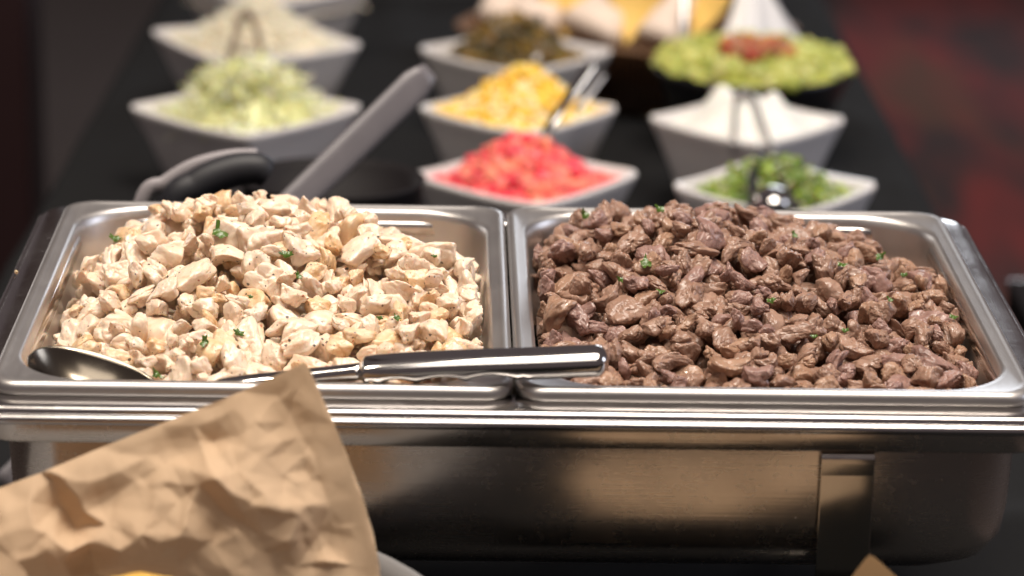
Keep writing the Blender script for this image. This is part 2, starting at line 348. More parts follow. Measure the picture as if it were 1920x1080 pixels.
def pack(x0, x1, y0, y1, target, kind, nvar, rad, N, seed, depth, inside):
    rg = np.random.default_rng(seed)
    lo = [chunk_points(D4, seed*100+k, kind) for k in range(nvar)]
    gx, gy = int((x1-x0)/CS)+1, int((y1-y0)/CS)+1
    X, Y = np.meshgrid(x0+CS*np.arange(gx), y0+CS*np.arange(gy), indexing='ij')
    T = target(X, Y)+.004*vnoise(np.c_[X.ravel()*38, Y.ravel()*38, 0*X.ravel()], seed).reshape(X.shape); ok = inside(X, Y); H = np.maximum(T-depth, -.066); H0 = H.copy()
    cells = np.argwhere(ok); out = []; fails = 0
    while len(out) < N and fails < 420:
        best = None
        for _ in range(7):
            pick = cells[rg.integers(0, len(cells), 50)]; dfc = T[pick[:, 0], pick[:, 1]]-H[pick[:, 0], pick[:, 1]]+rg.normal(size=50)*.002
            ci = pick[np.argmax(dfc)]; k = int(rg.integers(nvar)); q_ = rg.random(); s = rg.uniform(*rad) if q_ > .30 else (rg.uniform(rad[0]*.68, rad[0]) if q_ > .08 else rg.uniform(rad[1], rad[1]*1.18)); R = rotm(rg)
            P = (lo[k] @ R.T)*s; cx, cy = x0+CS*ci[0], y0+CS*ci[1]
            ix = np.round((P[:, 0]+cx-x0)/CS).astype(int); iy = np.round((P[:, 1]+cy-y0)/CS).astype(int)
            if ix.min() < 0 or iy.min() < 0 or ix.max() >= gx or iy.max() >= gy: continue
            if not ok[ix, iy].all(): continue
            a, c = ix.min(), iy.min(); w, h = ix.max()-a+1, iy.max()-c+1
            bot = np.full((w, h), 9.); top = np.full((w, h), -9.)
            np.minimum.at(bot, (ix-a, iy-c), P[:, 2]); np.maximum.at(top, (ix-a, iy-c), P[:, 2])
            msk = bot < 8; hs = H[a:a+w, c:c+h]
            z = np.percentile((hs-bot)[msk], 72)
            ex = (top+z-T[a:a+w, c:c+h])[msk]
            sc = np.abs(ex).mean()+2.5*max(0, ex.max()-.006)
            if best is None or sc < best[0]: best = (sc, k, s, R, cx, cy, z, a, c, w, h, top, msk, ex)
        if best is None or best[13].max() > .013: fails += 1; continue
        sc, k, s, R, cx, cy, z, a, c, w, h, top, msk, ex = best
        hs = H[a:a+w, c:c+h]; hs[msk] = np.maximum(hs[msk], (top+z)[msk])
        out.append((k, s, R, np.array([cx, cy, z])))
    return out, lo, (X, Y, H0, ok)
def sst(a, b, x): t = np.clip((x-a)/(b-a), 0, 1); return t*t*(3-2*t)
def rr_inside(x0, x1, y0, y1, r):
    def f(X, Y):
        cx = np.clip(X, x0+r, x1-r); cy = np.clip(Y, y0+r, y1-r)
        return (X-cx)**2+(Y-cy)**2 <= r*r
    return f
def t_chicken(X, Y):
    u, w = X/.265, Y/.325
    t = -.016+.040*np.exp(-((u-.48)/.38)**2-((w-.66)/.28)**2)
    t = t-.030*sst(.84, 1.0, w)*(.4+.6*sst(.3, .5, np.abs(u-.45)))-.014*sst(.22, .02, u)-.030*sst(.62, .85, u)*sst(.66, .86, w)-.016*sst(.2, .08, u)*sst(.6, .85, w)+.008*sst(.6, .9, u)*sst(.75, .5, w)
    t = t-.016*sst(.34, .20, u)*sst(.26, .14, w)
    return t
def t_beef(X, Y):
    u, w = (X-.265)/.265, Y/.325
    t = -.019+.035*np.exp(-((u-.42)/.44)**2-((w-.68)/.34)**2)
    t = t-.008*sst(.82, 1.0, u)-.014*sst(.90, 1.0, w)-.022*sst(.2, .0, u)*sst(.6, .95, w)-.016*sst(.65, .95, u)*sst(.5, .95, w)
    return t
CH, CHlo, CHg = pack(.008, .257, .008, .317, t_chicken, 'chicken', 34, (.0070, .0120), 1000, 11, .034, rr_inside(.0145, .2505, .0145, .3105, .035))
BF, BFlo, BFg = pack(.273, .522, .008, .317, t_beef, 'beef', 34, (.0068, .0112), 1000, 23, .027, rr_inside(.2795, .5155, .0145, .3105, .035))
# what the lens sees of each chunk: a point splat at 960 px
SW, SH = 960, 540
zb = np.full((SH, SW), 9.); own = np.full((SH, SW), -1, int)
allc = [('c', *c) for c in CH]+[('b', *c) for c in BF]
for i, (kd, k, s, R, p) in enumerate(allc):
    P = ((CHlo if kd == 'c' else BFlo)[k] @ R.T)*s+p; q = proj(P); xi = (q[:, 0]/2).astype(int); yi = (q[:, 1]/2).astype(int)
    g = (xi >= 0) & (xi < SW) & (yi >= 0) & (yi < SH)
    for dx in (0, 1):
        for dy in (0, 1):
            x2, y2 = np.minimum(xi[g]+dx, SW-1), np.minimum(yi[g]+dy, SH-1); o = np.argsort(-q[g, 2]); dz = q[g, 2][o]; x2, y2 = x2[o], y2[o]
            nearer = dz < zb[y2, x2]; zb[y2[nearer], x2[nearer]] = dz[nearer]; own[y2[nearer], x2[nearer]] = i
cnt = np.bincount(own[own >= 0], minlength=len(allc))
mesh_cache = {}
def chunk_mesh(kd, k):
    if (kd, k) not in mesh_cache:
        nm = 'chicken_chunk' if kd == 'c' else 'beef_chunk'
        P = chunk_points(D5, (11 if kd == 'c' else 23)*100+k, 'chicken' if kd == 'c' else 'beef')
        me = bpy.data.meshes.new(nm); me.from_pydata(P.tolist(), [], F5); me.polygons.foreach_set('use_smooth', [True]*len(F5)); me.materials.append(M['pale' if kd == 'c' else 'brown']); mesh_cache[(kd, k)] = me
    return mesh_cache[(kd, k)]
rows = ['at the front edge', 'in the near half', 'across the middle', 'high on the heap', 'at the back']
cols = {'c': ['by the outer wall', 'left of centre', 'at centre', 'right of centre', 'by the divider'], 'b': ['by the divider', 'left of centre', 'at centre', 'right of centre', 'by the outer wall']}
pend = {}; deep = {'c': [], 'b': []}
rg = np.random.default_rng(5)
lim = {}
for kd in 'cb':
    ids = [i for i in range(len(allc)) if allc[i][0] == kd and cnt[i] >= 10]; ids.sort(key=lambda i: -cnt[i]); lim[kd] = set(ids[:290])
for i, (kd, k, s, R, p) in enumerate(allc):
    if i not in lim[kd]: deep[kd].append((k, s, R, p, cnt[i] > 3)); continue
    nm = 'chicken_chunk' if kd == 'c' else 'beef_chunk'
    o = bpy.data.objects.new(nm, chunk_mesh(kd, k)); COL.objects.link(o)
    o.matrix_world = Matrix.Translation(Vector(p)) @ Matrix(R.tolist()).to_4x4() @ Matrix.Scale(s, 4)
    x_ = rg.random()
    if kd == 'c': tone, mk = ('golden', 'golden') if x_ < .22 else ('pale', 'pale')
    else: tone, mk = ('purplish brown', 'purple') if x_ < .25 else (('tan brown', 'tan') if x_ < .5 else ('dark brown', 'brown'))
    o.material_slots[0].link = 'OBJECT'; o.material_slots[0].material = M[mk]
    w = p[1]/.325; u = (p[0] if kd == 'c' else p[0]-.265)/.265
    rw = rows[min(4, int(max(0, w)*5.2))]; cl = cols[kd][min(4, max(0, int(u*5)))]
    sz = 'big' if s > (.0106 if kd == 'c' else .0100) else ('small' if s < (.0082 if kd == 'c' else .0078) else 'middling')
    base = f"{sz} {tone} {'chicken' if kd == 'c' else 'beef'} chunk {rw} {cl}"
    pend.setdefault((kd, base), []).append((proj(p)[0], o))
ordn = ['first', 'second', 'third', 'fourth', 'fifth', 'sixth', 'seventh', 'eighth', 'ninth', 'tenth', 'eleventh', 'twelfth', 'thirteenth', 'fourteenth']
for (kd, base), L in pend.items():
    L.sort(key=lambda q: q[0][0])
    for j, (_, o) in enumerate(L):
        sfx = '' if len(L) == 1 else (f", {['leftmost','rightmost'][j]} of two" if len(L) == 2 else f", {ordn[min(j, 13)]} from left")
        tag(o, base+sfx, 'chicken piece' if kd == 'c' else 'beef piece', 'chicken chunks heaped in the pan' if kd == 'c' else 'beef chunks heaped in the pan')
for kd, mk, lo, g, nm in (('c', 'pale', CHlo, CHg, 'chicken'), ('b', 'brown', BFlo, BFg, 'beef')):
    parts = []
    VV = []; FF = []
    for (k, s, R, p, seen) in deep[kd]:
        if seen: me = chunk_mesh(kd, k); q = np.zeros(len(D5)*3); me.vertices.foreach_get('co', q); q = q.reshape(-1, 3)
        n = len(VV); VV += (((q if seen else lo[k]) @ R.T)*s+p).tolist(); FF += [(a+n, b+n, c+n) for a, b, c in (F5 if seen else F4)]
    X, Y, H0, ok = g; st = 3; n = len(VV); gx, gy = X[::st, ::st].shape
    Hs = np.where(ok, H0, -.066)[::st, ::st]; wob = .006*vnoise(np.c_[X[::st, ::st].ravel()*70, Y[::st, ::st].ravel()*70, 0*Hs.ravel()], 3).reshape(Hs.shape)
    VV += np.c_[X[::st, ::st].ravel(), Y[::st, ::st].ravel(), np.maximum(Hs+wob*1.4-.008, -.067).ravel()].tolist()
    oks = ok[::st, ::st]
    FF += [(n+i*gy+j, n+(i+1)*gy+j, n+(i+1)*gy+j+1, n+i*gy+j+1) for i in range(gx-1) for j in range(gy-1) if oks[i, j] and oks[i+1, j] and oks[i, j+1] and oks[i+1, j+1]]
    tag(mesh_obj(nm+'_heap', VV, FF, M[mk]), f'{nm} pieces packed deeper in the pan under the top chunks', nm, kind='stuff')

# parsley leaves on the meat
def leaf_mesh(seed):
    r_ = np.random.default_rng(seed); n = 26; V = []; Fc = []
    lobes = r_.integers(3, 6)
    for ring in range(5):
        q = ring/4
        for k in range(n):
            a = 2*PI*k/n; rad = q*(.74+.17*math.cos(lobes*a+seed)+.07*math.cos(3*lobes*a+1)+.05*r_.normal())
            x, y = rad*math.cos(a)*1.35, rad*math.sin(a)*.75; V.append((x, y, .38*x*x*r_.uniform(.8, 1.2)-.5*y*y+.10*math.sin(6*x+seed)))
    for ring in range(4):
        for k in range(n): Fc.append((ring*n+k, ring*n+(k+1) % n, (ring+1)*n+(k+1) % n, (ring+1)*n+k))
    me = bpy.data.meshes.new('parsley_leaf'); me.from_pydata(V, [], Fc); me.polygons.foreach_set('use_smooth', [True]*len(Fc)); me.materials.append(M['parsley']); return me
leafs = [leaf_mesh(k) for k in range(7)]
LV = [(196, 424, 13, 20, 'chicken', 'at the back corner of the heap'), (413, 436, 22, 80, 'chicken', 'large and curled, standing high on the heap'), (537, 476, 13, 5, 'chicken', 'on a big chunk high on the heap'), (447, 623, 11, 30, 'chicken', 'nearest the middle of the near half'), (745, 596, 9, 40, 'chicken', 'toward the divider'), (383, 640, 12, 100, 'chicken', 'folded, in the near half'), (293, 700, 12, 60, 'chicken', 'beside the spoon at the front rim'), (560, 517, 9, 60, 'chicken', 'tiny, below the crest of the heap'), (713, 596, 7, 0, 'chicken', 'tiny, in the near half toward the divider'), (815, 480, 6, 0, 'chicken', 'tiny, near the bare back wall'), (470, 556, 6, 15, 'chicken', 'tiny, across the middle'),
      (1212, 495, 17, 75, 'beef', 'long and bright, left of the middle'), (1579, 496, 10, 10, 'beef', 'right of the middle, high on the heap'), (1650, 481, 12, 150, 'beef', 'at the upper edge of the heap'), (1097, 402, 13, 50, 'beef', 'on the lone chunk in the back corner'), (1238, 392, 12, 20, 'beef', 'on the crest against the back rim'), (1670, 562, 8, 30, 'beef', 'bright green, in a gap toward the outer wall'), (1584, 619, 8, 0, 'beef', 'in the near half'), (1446, 563, 9, 160, 'beef', 'flat, across the middle'), (1788, 594, 9, 10, 'beef', 'close to the outer wall'), (1240, 546, 9, 5, 'beef', 'dark, left of the middle'), (1490, 440, 9, 60, 'beef', 'tucked under the crest'), (1163, 524, 8, 30, 'beef', 'dark, toward the divider'), (1526, 630, 7, 0, 'beef', 'tiny, at the near side'), (1694, 515, 8, 0, 'beef', 'tiny, at the upper outer side')]
for j, (px, py, sz, ang, meat, where) in enumerate(LV):
    xi, yi = int(px/2), int(py/2); win = zb[max(0, yi-2):yi+3, max(0, xi-2):xi+3]; dz = win.min()
    if dz > 5:
        yy, xx = np.nonzero(own[max(0, yi-40):yi+60, max(0, xi-60):xi+60] >= 0)
        if not len(yy): continue
        yy, xx = yy+max(0, yi-40), xx+max(0, xi-60); q = np.argmin((yy-yi-4)**2+(xx-xi)**2+0.0); cx_, cy_ = xi, yi; yi, xi = int(yy[q]), int(xx[q])
        yi += int(np.sign(yi-cy_)*2); xi += int(np.sign(xi-cx_)*2); px, py = xi*2, yi*2; dz = zb[max(0, yi-2):yi+3, max(0, xi-2):xi+3].min()
        if dz > 5: continue
    p = CAM+ray(px, py)*(dz-.0015)
    o = bpy.data.objects.new('parsley_leaf', leafs[j % 7]); COL.objects.link(o)
    nrm = (Vector(CAM-p).normalized()*.75+Vector((0, 0, 1))*.6+Vector(np.random.default_rng(j).normal(size=3).tolist())*.25).normalized()
    o.matrix_world = Matrix.Translation(Vector(p)) @ nrm.to_track_quat('Z', 'Y').to_matrix().to_4x4() @ Matrix.Rotation(-math.radians(ang), 4, 'Z') @ Matrix.Scale(sz/3700*1.05, 4)
    tag(o, f"green parsley leaf on the {meat}, {where}", 'herb', 'parsley leaves on the meat')

# ------------------------------------------------------------------ big serving spoon across the pans
sp = empty('serving_spoon', atY(600, 700, .02), 'large shiny serving spoon lying across the front of both pans', 'spoon')
tip, nk = Vector(atY(54, 668, .040)), Vector(atY(300, 736, .036))
e1 = (nk-tip); Ls = e1.length; e1.normalize(); e2 = Vector((0, math.cos(.20), math.sin(.20))); e2 = (e2-e1*e2.dot(e1)).normalized(); e3 = e1.cross(e2).normalized()
if e3.z < 0: e3 = -e3
c0 = (tip+nk)/2; V = []; Fc = []; nu, nv = 40, 24
for i in range(nu+1):
    s = -1+2*i/nu; wd = .0205*math.sqrt(max(0, 1-abs(s)**2.2))*(1-.12*s)+.0004
    for j in range(nv+1):
        t = -1+2*j/nv; V.append(tuple(c0+e1*(Ls/2*s)+e2*(wd*t)-e3*(.0135*(1-abs(s)**2.5)*(1-t*t))))
for i in range(nu):
    for j in range(nv): Fc.append((i*(nv+1)+j, i*(nv+1)+j+1, (i+1)*(nv+1)+j+1, (i+1)*(nv+1)+j))
solid(mesh_obj('spoon_bowl', V, Fc, steel('dark_reflection_steel', .17, (60, 60, 60), (.22, .19, .15), .04, .12), sp), .0014)  # the bowl's dark brown reflection is put into its base colour
npth = smooth_path([nk-e1*.006, nk+e1*.012+Vector((0, 0, -.001)), Vector(atY(420, 724, .026)), Vector(atY(560, 708, .022)), Vector(atY(680, 696, .017))], 10)
v, f = sweep(npth, lambda t: .0062-.001*t, lambda t: .0024+.0018*t, (0, 1, .3)); mesh_obj('neck', v, f, M['spoon'], sp)
hp = smooth_path([atY(672, 697, .0172), atY(720, 690, .016), atY(850, 683, .0135), atY(1000, 678, .0125), atY(1142, 672, .012)], 24)
V = []; rings = []
for i, p in enumerate(hp):
    t = i/(len(hp)-1); d = (hp[min(i+1, len(hp)-1)]-hp[max(i-1, 0)]).normalized()
    s = Vector((0, 1, .12)); s = (s-d*s.dot(d)).normalized(); n = s.cross(d)*-1
    if n.z < 0: n = -n
    g = min(1, t/.10); cap = math.sqrt(max(.02, 1-max(0, (t-.955)/.045)**2))
    scal = .0040*abs(math.sin(PI*(t-.06)/.16)) if .06 < t < .72 else 0
    ww = (.0045+.0055*g)*cap; up_ = (.003+.0030*g)*cap; dn = (.003+.0052*g-scal)*cap
    ring = []
    for k in range(24):
        a = 2*PI*k/24; c_, s_ = math.cos(a), math.sin(a)
        ring.append(tuple(p+s*(ww*math.copysign(abs(c_)**.8, c_))+n*((up_ if s_ > 0 else dn)*math.copysign(abs(s_)**.8, s_))))
    rings.append(ring)
v, f = loft(rings, True, True); mesh_obj('handle', v, f, M['spoon'], sp)

# ------------------------------------------------------------------ kraft paper, bowl, chips in front
def tri_interp(ctrl, pts):
    """piecewise linear height through scattered control points (sharp creases where triangles meet)"""
    cv = [Vector((c[0], c[1])) for c in ctrl]; res = delaunay_2d_cdt(cv, [], [], 0, 1e-5); V2 = np.array([v[:] for v in res[0]]); h = np.array([ctrl[o[0]][2] for o in res[3]])
    out = np.zeros(len(pts)); done = np.zeros(len(pts), bool)
    for t in res[2]:
        a, b, c = V2[t[0]], V2[t[1]], V2[t[2]]; den = (b[1]-c[1])*(a[0]-c[0])+(c[0]-b[0])*(a[1]-c[1])
        if abs(den) < 1e-9: continue
        w0 = ((b[1]-c[1])*(pts[:, 0]-c[0])+(c[0]-b[0])*(pts[:, 1]-c[1]))/den; w1 = ((c[1]-a[1])*(pts[:, 0]-c[0])+(a[0]-c[0])*(pts[:, 1]-c[1]))/den; w2 = 1-w0-w1
        ins = (w0 >= -1e-6) & (w1 >= -1e-6) & (w2 >= -1e-6) & ~done
        out[ins] = w0[ins]*h[t[0]]+w1[ins]*h[t[1]]+w2[ins]*h[t[2]]; done |= ins
    return out
def sheet(outline, step, place, hfun, name, parent=None):
    bnd = []
    for (a, b) in zip(outline, outline[1:]+outline[:1]):
        n = max(1, int(math.hypot(b[0]-a[0], b[1]-a[1])/step))
        bnd += [(a[0]+(b[0]-a[0])*k/n, a[1]+(b[1]-a[1])*k/n) for k in range(n)]
    xs_, ys_ = [p[0] for p in bnd], [p[1] for p in bnd]; ptsv = [Vector(p) for p in bnd]; poly = np.array(bnd)
    gx, gy = np.meshgrid(np.arange(min(xs_)+step/2, max(xs_), step), np.arange(min(ys_)+step/2, max(ys_), step)); G = np.c_[gx.ravel(), gy.ravel()]; G = G+np.random.default_rng(1).uniform(-.15, .15, G.shape)*step
    ins = np.zeros(len(G), bool); near = np.full(len(G), 1e9)
    for (x1, y1), (x2, y2) in zip(bnd, bnd[1:]+bnd[:1]):
        cr = ((y1 > G[:, 1]) != (y2 > G[:, 1])) & (G[:, 0] < (x2-x1)*(G[:, 1]-y1)/((y2-y1) if abs(y2-y1) > 1e-9 else 1e-9)+x1); ins ^= cr; near = np.minimum(near, np.hypot(G[:, 0]-x1, G[:, 1]-y1))
    G = G[ins & (near > step*.6)]
    nb = len(bnd); res = delaunay_2d_cdt(ptsv+[Vector(g) for g in G], [(i, (i+1) % nb) for i in range(nb)], [], 1, 1e-4)
    P2 = np.array([v[:] for v in res[0]]); h = hfun(P2); V3 = [place(x, y, hh) for (x, y), hh in zip(P2, h)]
    o = mesh_obj(name, V3, res[2], M['paper'], parent); return o
def plane_place(y_top, y_bot, py0, py1):
    def f(px, py, h):
        Y = y_top+(y_bot-y_top)*(py-py0)/(py1-py0); p = atY(px, py, Y); return tuple(p+np.array([0, -.88, .30])*h)
    return f
rg = np.random.default_rng(12)
hand = [(-80, 900, .004), (0, 916, .002), (75, 888, .002), (180, 842, 0), (300, 796, 0), (450, 736, 0), (570, 678, 0), (625, 790, .001), (650, 850, .001), (680, 930, .001), (712, 1060, .002), (722, 1240, 0), (-80, 1240, .0),
        (520, 740, -.001), (560, 800, -.002), (590, 870, .000), (620, 950, .002), (660, 1060, .002), (430, 770, .003), (480, 800, .006), (535, 832, .003),
        (60, 940, .012), (20, 960, .014), (0, 1000, .020), (70, 985, .019), (110, 1000, .022), (150, 1022, .022), (128, 1043, .020), (92, 1028, .023), (45, 1052, .024), (100, 905, .002), (112, 950, .000), (140, 985, -.001), (165, 1030, -.002), (178, 1080, -.003), (90, 1075, .014), (135, 1080, .010),
        (100, 905, .003), (128, 890, .011), (170, 900, .012), (222, 925, .010), (160, 950, .013), (205, 985, .016), (175, 1015, .018), (235, 1024, .021), (262, 1012, .019), (280, 996, .020), (310, 1004, .022), (342, 1000, .022), (365, 950, .019), (300, 880, .007), (310, 905, .013), (270, 860, .005), (250, 900, .008), (230, 880, .009), (345, 935, .013), (380, 905, .015), (411, 893, .019), (450, 918, .017), (485, 944, .019), (430, 870, .010), (500, 850, .008), (540, 900, .009), (575, 950, .009), (560, 960, .014), (520, 985, .013), (490, 1000, .013), (420, 960, .012), (400, 1010, .013), (300, 1040, .016), (240, 1060, .015), (340, 1060, .014), (440, 1060, .013), (510, 1020, .013), (545, 1010, .014), (600, 1000, .005), (560, 1060, .009), (620, 1050, .009), (360, 800, .003), (380, 840, .007), (340, 850, .004), (400, 830, .003)]
mid = [(x+rg.uniform(-22, 22), y+rg.uniform(-22, 22), rg.normal()*.0026) for x in range(-120, 800, 66) for y in range(620, 1300, 66)]
small = [(x+rg.uniform(-12, 12), y+rg.uniform(-12, 12), rg.normal()*.0009) for x in range(-100, 760, 30) for y in range(640, 1280, 30)]
edge_line = np.array([(-80, 940), (0, 914), (75, 887), (300, 795), (570, 678), (625, 790), (680, 930), (712, 1060), (722, 1240)], float)
def edge_dist(P):
    d = np.full(len(P), 1e9)
    for a, b in zip(edge_line[:-1], edge_line[1:]):
        t = np.clip(((P-a) @ (b-a))/((b-a) @ (b-a)), 0, 1); d = np.minimum(d, np.linalg.norm(P-(a+t[:, None]*(b-a)), axis=1))
    return d
def h_left(P):
    w = np.clip((edge_dist(P)-10)/70, 0, 1)
    Q = P+6*np.c_[vnoise(np.c_[P/45, P[:, 0]*0], 1), vnoise(np.c_[P/45, P[:, 0]*0+9], 2)]
    jit = [(-5, 0), (5, 0), (0, -5), (0, 5), (0, 0)]; hh = sum(tri_interp(hand, Q+np.array(j)*.4) for j in jit)/5
    return hh*1.15+w*(sum(tri_interp(small, P+np.array(j)*.2) for j in jit)/5+sum(tri_interp(mid, P+np.array(j)*.25) for j in jit)/5)+.0006*vnoise(np.c_[P/60, P[:, 0]*0], 6)
bowl_c = Vector((.062, -.165, 0))
gb = empty('serving_bowl', (bowl_c.x, bowl_c.y, ZT), 'round grey bowl lined with brown paper in front of the chafing dish', 'bowl')
def circ(r_, z, n=64): return [(bowl_c.x+r_*math.cos(2*PI*k/n), bowl_c.y+r_*math.sin(2*PI*k/n), z) for k in range(n)]
rim_pt = at(742, 1056, -.075); rb = math.hypot(rim_pt[0]-bowl_c.x, rim_pt[1]-bowl_c.y)
v, f = loft([circ(.07, ZT+.0015), circ(.085, ZT+.004), circ(rb*.86, -.14), circ(rb-.003, -.078), circ(rb, -.075), circ(rb-.001, -.0725), circ(rb-.004, -.073), circ(rb-.007, -.079), circ(rb*.84-.003, -.14), circ(.07, ZT+.01)], True, True)
mesh_obj('bowl_shell', v, f, M['grey_bowl'], gb)
pl = sheet([(-80, 940), (0, 914), (75, 887), (180, 843), (300, 795), (450, 735), (560, 684), (571, 679), (580, 692), (600, 735), (625, 790), (650, 850), (680, 930), (700, 1000), (712, 1060), (722, 1240), (-80, 1240)], 4.0, plane_place(-.052, -.088, 680, 1080), h_left, 'paper_liner')
tag(pl, 'large crumpled brown paper sheet rising to a tall corner before the chicken', 'paper', 'brown paper liners in front of the chafing dish')
pf = sheet([(-90, 1010), (-30, 1022), (0, 1032), (25, 1047), (45, 1068), (62, 1100), (75, 1240), (-90, 1240)], 7, plane_place(-.150, -.16, 1000, 1080), lambda P: .0010*vnoise(np.c_[P/40, P[:, 0]*0], 4), 'paper_liner')
tag(pf, 'smooth brown paper corner curving up nearest the camera at the lower left', 'paper', 'brown paper liners in front of the chafing dish')
pr = sheet([(1085, 1150), (1180, 1118), (1400, 1104), (1560, 1112), (1585, 1096), (1622, 1048), (1631, 1040), (1641, 1045), (1680, 1080), (1712, 1118), (1700, 1165), (1580, 1185), (1400, 1235), (1150, 1225)], 9, plane_place(-.110, -.074, 1040, 1300), lambda P: .003*vnoise(np.c_[P/70, P[:, 0]*0], 8)*np.clip((P[:, 1]-1060)/80, 0, 1), 'paper_liner')
tag(pr, 'brown paper tip poking up below the right leg of the chafing dish', 'paper', 'brown paper liners in front of the chafing dish')
tray = mesh_obj('unseen_tray', *loft([rr(.27, .47, -.30, -.06, .02, ZT+.0015), rr(.26, .48, -.31, -.055, .02, -.112), rr(.262, .478, -.308, -.057, .02, -.109), rr(.275, .465, -.295, -.07, .02, -.16)], True, True), simple('tray_black', (.008, .008, .008), .95, Specular_IOR_Level=.03)); tag(tray, 'unseen black tray added under the brown paper tip below the right leg', 'tray')  # unseen tray, added to carry the paper and darken the leg's reflection
# tortilla chips in the bowl
chip_m = NT('tortilla_chip'); v_ = chip_m.coord(); chip_m.p(Base_Color=chip_m.mix(chip_m.noise(v_, 200, 4), (.62, .33, .05), (.72, .45, .10)), Roughness=.55).bump(chip_m.noise(v_, 300, 3), .5, .001); M['chip'] = chip_m.m
def chip(name, c, size, rz, tilt, curl, label, cat='chip', group='tortilla chips'):
    V = []; Fc = []; n = 10
    for i in range(n+1):
        for j in range(i+1):
            a, b = i/n, (j/i if i else 0); x = (b-.5)*a*size; y = (.58-a)*size*.87; V.append((x, y, curl*(x*x+y*y)/size+.0008*math.sin(400*x+300*y)))
    idx = lambda i, j: i*(i+1)//2+j
    for i in range(n):
        for j in range(i+1):
            Fc.append((idx(i, j), idx(i+1, j), idx(i+1, j+1)))
            if j < i: Fc.append((idx(i, j), idx(i+1, j+1), idx(i, j+1)))
    o = mesh_obj(name, V, Fc, M['chip']); o.matrix_world = Matrix.Translation(Vector(c)) @ Matrix.Rotation(rz, 4, 'Z') @ Matrix.Rotation(tilt, 4, 'X') @ Matrix.Scale(1, 4); solid(o, .0018); tag(o, label, cat, group); return o
chip('tortilla_chip', atY(258, 1118, -.150), .046, PI, -.5, -.9, 'yellow chip edge peeping over the bottom of the brown paper')

# ------------------------------------------------------------------ bowls behind
def square_bowl(cx, cy, diag, rot, label, h=.075):
    o = empty('square_bowl', (cx, cy, ZT), label, 'bowl', 'white square bowls on the black table')
    hd = diag/2/math.sqrt(2)*1.02
    def R(hs, z, r_, sag=0):
        pts = rr(-hs, hs, -hs, hs, r_, z, 5, 8); out = []
        for x, y, zz in pts:
            q = (min(abs(x), abs(y))/hs); c, s = math.cos(rot), math.sin(rot); out.append((cx+x*c-y*s, cy+x*s+y*c, ZT+zz+sag*(q*q)))
        return out
    v, f = loft([R(hd*.60, .0015, .008), R(hd*.63, .004, .009), R(hd*.74, h*.30, .011), R(hd*.865, h*.66, .012), R(hd*.965, h-.007, .012, .002), R(hd*.995, h-.0025, .013, .003), R(hd, h, .013, .003), R(hd*.985, h+.0018, .013, .003), R(hd*.93, h+.0014, .011, .003), R(hd*.90, h-.002, .010, .003), R(hd*.80, h*.66, .009), R(hd*.66, h*.3, .008), R(hd*.46, .010, .006)], True, True)
    mesh_obj('bowl_shell', v, f, M['ceramic'], o); return hd
ZR = ZT+.075
def bowl_from_px(l, r_, cyp, rot, label):
    a, b = at(*l, ZR), at(*r_, ZR); c = (a+b)/2; dg = float(np.linalg.norm(a-b)); ang = math.atan2(b[1]-a[1], b[0]-a[0])
    hd = square_bowl(c[0], c[1], dg, PI/4+ang+rot, label); return c[0], c[1], hd, PI/4+ang+rot
B = {}
B['tomato'] = bowl_from_px((768, 334), (1202, 330), 0, 0, 'white square bowl of red diced tomato just behind the chafing dish')
B['cheddar'] = bowl_from_px((780, 207), (1163, 207), 0, 0, 'white square bowl of orange cheese behind the tomato bowl')
B['olive'] = bowl_from_px((781, 95), (1154, 100), 0, 0, 'white square bowl of dark olive relish behind the orange cheese')
B['lettuce'] = bowl_from_px((238, 205), (683, 205), 0, 0, 'white square bowl of shredded green lettuce')
B['rice'] = bowl_from_px((281, 62), (681, 90), 0, 0, 'white square bowl of white shredded cheese with tongs')
B['back'] = bowl_from_px((330, -32), (702, -22), 0, 0, 'white square bowl farthest back, cut off by the top of the photo')
B['cream'] = bowl_from_px((1211, 226), (1590, 230), 0, 0, 'white square bowl of sour cream below the guacamole')
B['cilantro'] = bowl_from_px((1255, 354), (1650, 352), 0, 0, 'white square bowl of chopped green herbs just behind the beef pan')
def heap_mesh(name, pieces, mat, label, cat):
    VV, FF, CC = [], [], []
    for v, f, c in pieces:
        n = len(VV); VV += v; FF += [tuple(i+n for i in q) for q in f]; CC += [(*c, 1)]*len(v)
    o = mesh_obj(name, VV, FF, mat); at_ = o.data.color_attributes.new('tint', 'FLOAT_COLOR', 'POINT'); at_.data.foreach_set('color', np.array(CC, 'f').ravel()); return tag(o, label, cat, kind='stuff')
def in_bowl(b, a, c, rim=.93):
    cx, cy, hd, rot = b; x, y = a*hd*rim, c*hd*rim; return cx+x*math.cos(rot)-y*math.sin(rot), cy+x*math.sin(rot)+y*math.cos(rot)
def mound_h(a, c, peak, base=-.010, p=1.4, off=(0, 0)):
    r_ = min(1, math.hypot(a-off[0], c-off[1])); m_ = max(abs(a), abs(c)); return ZR+base*(1 if m_ < 1 else 1)+peak*(1-r_**p)
def mound_sheet(b, peak, base, p, col, off=(0, 0), lump=.0, freq=3, n=26, seed=0, k=.93):
    V = []; Fc = []
    for i in range(n+1):
        for j in range(n+1):
            a, c = -1+2*i/n, -1+2*j/n; x, y = in_bowl(b, a, c, k); z = mound_h(a, c, peak, base, p, off)
            V.append([x, y, z])
    V = np.array(V); V[:, 2] += lump*vnoise(np.c_[V[:, :2]*freq*20, V[:, 0]*0], seed)
    for i in range(n):
        for j in range(n): Fc.append((i*(n+1)+j, (i+1)*(n+1)+j, (i+1)*(n+1)+j+1, i*(n+1)+j+1))
    return V.tolist(), Fc, col
rnd = random.Random(4)
def jit(c, s): k = 1+rnd.uniform(-s, s); return tuple(min(1, x*k*(1+rnd.uniform(-s, s)*.3)) for x in c)
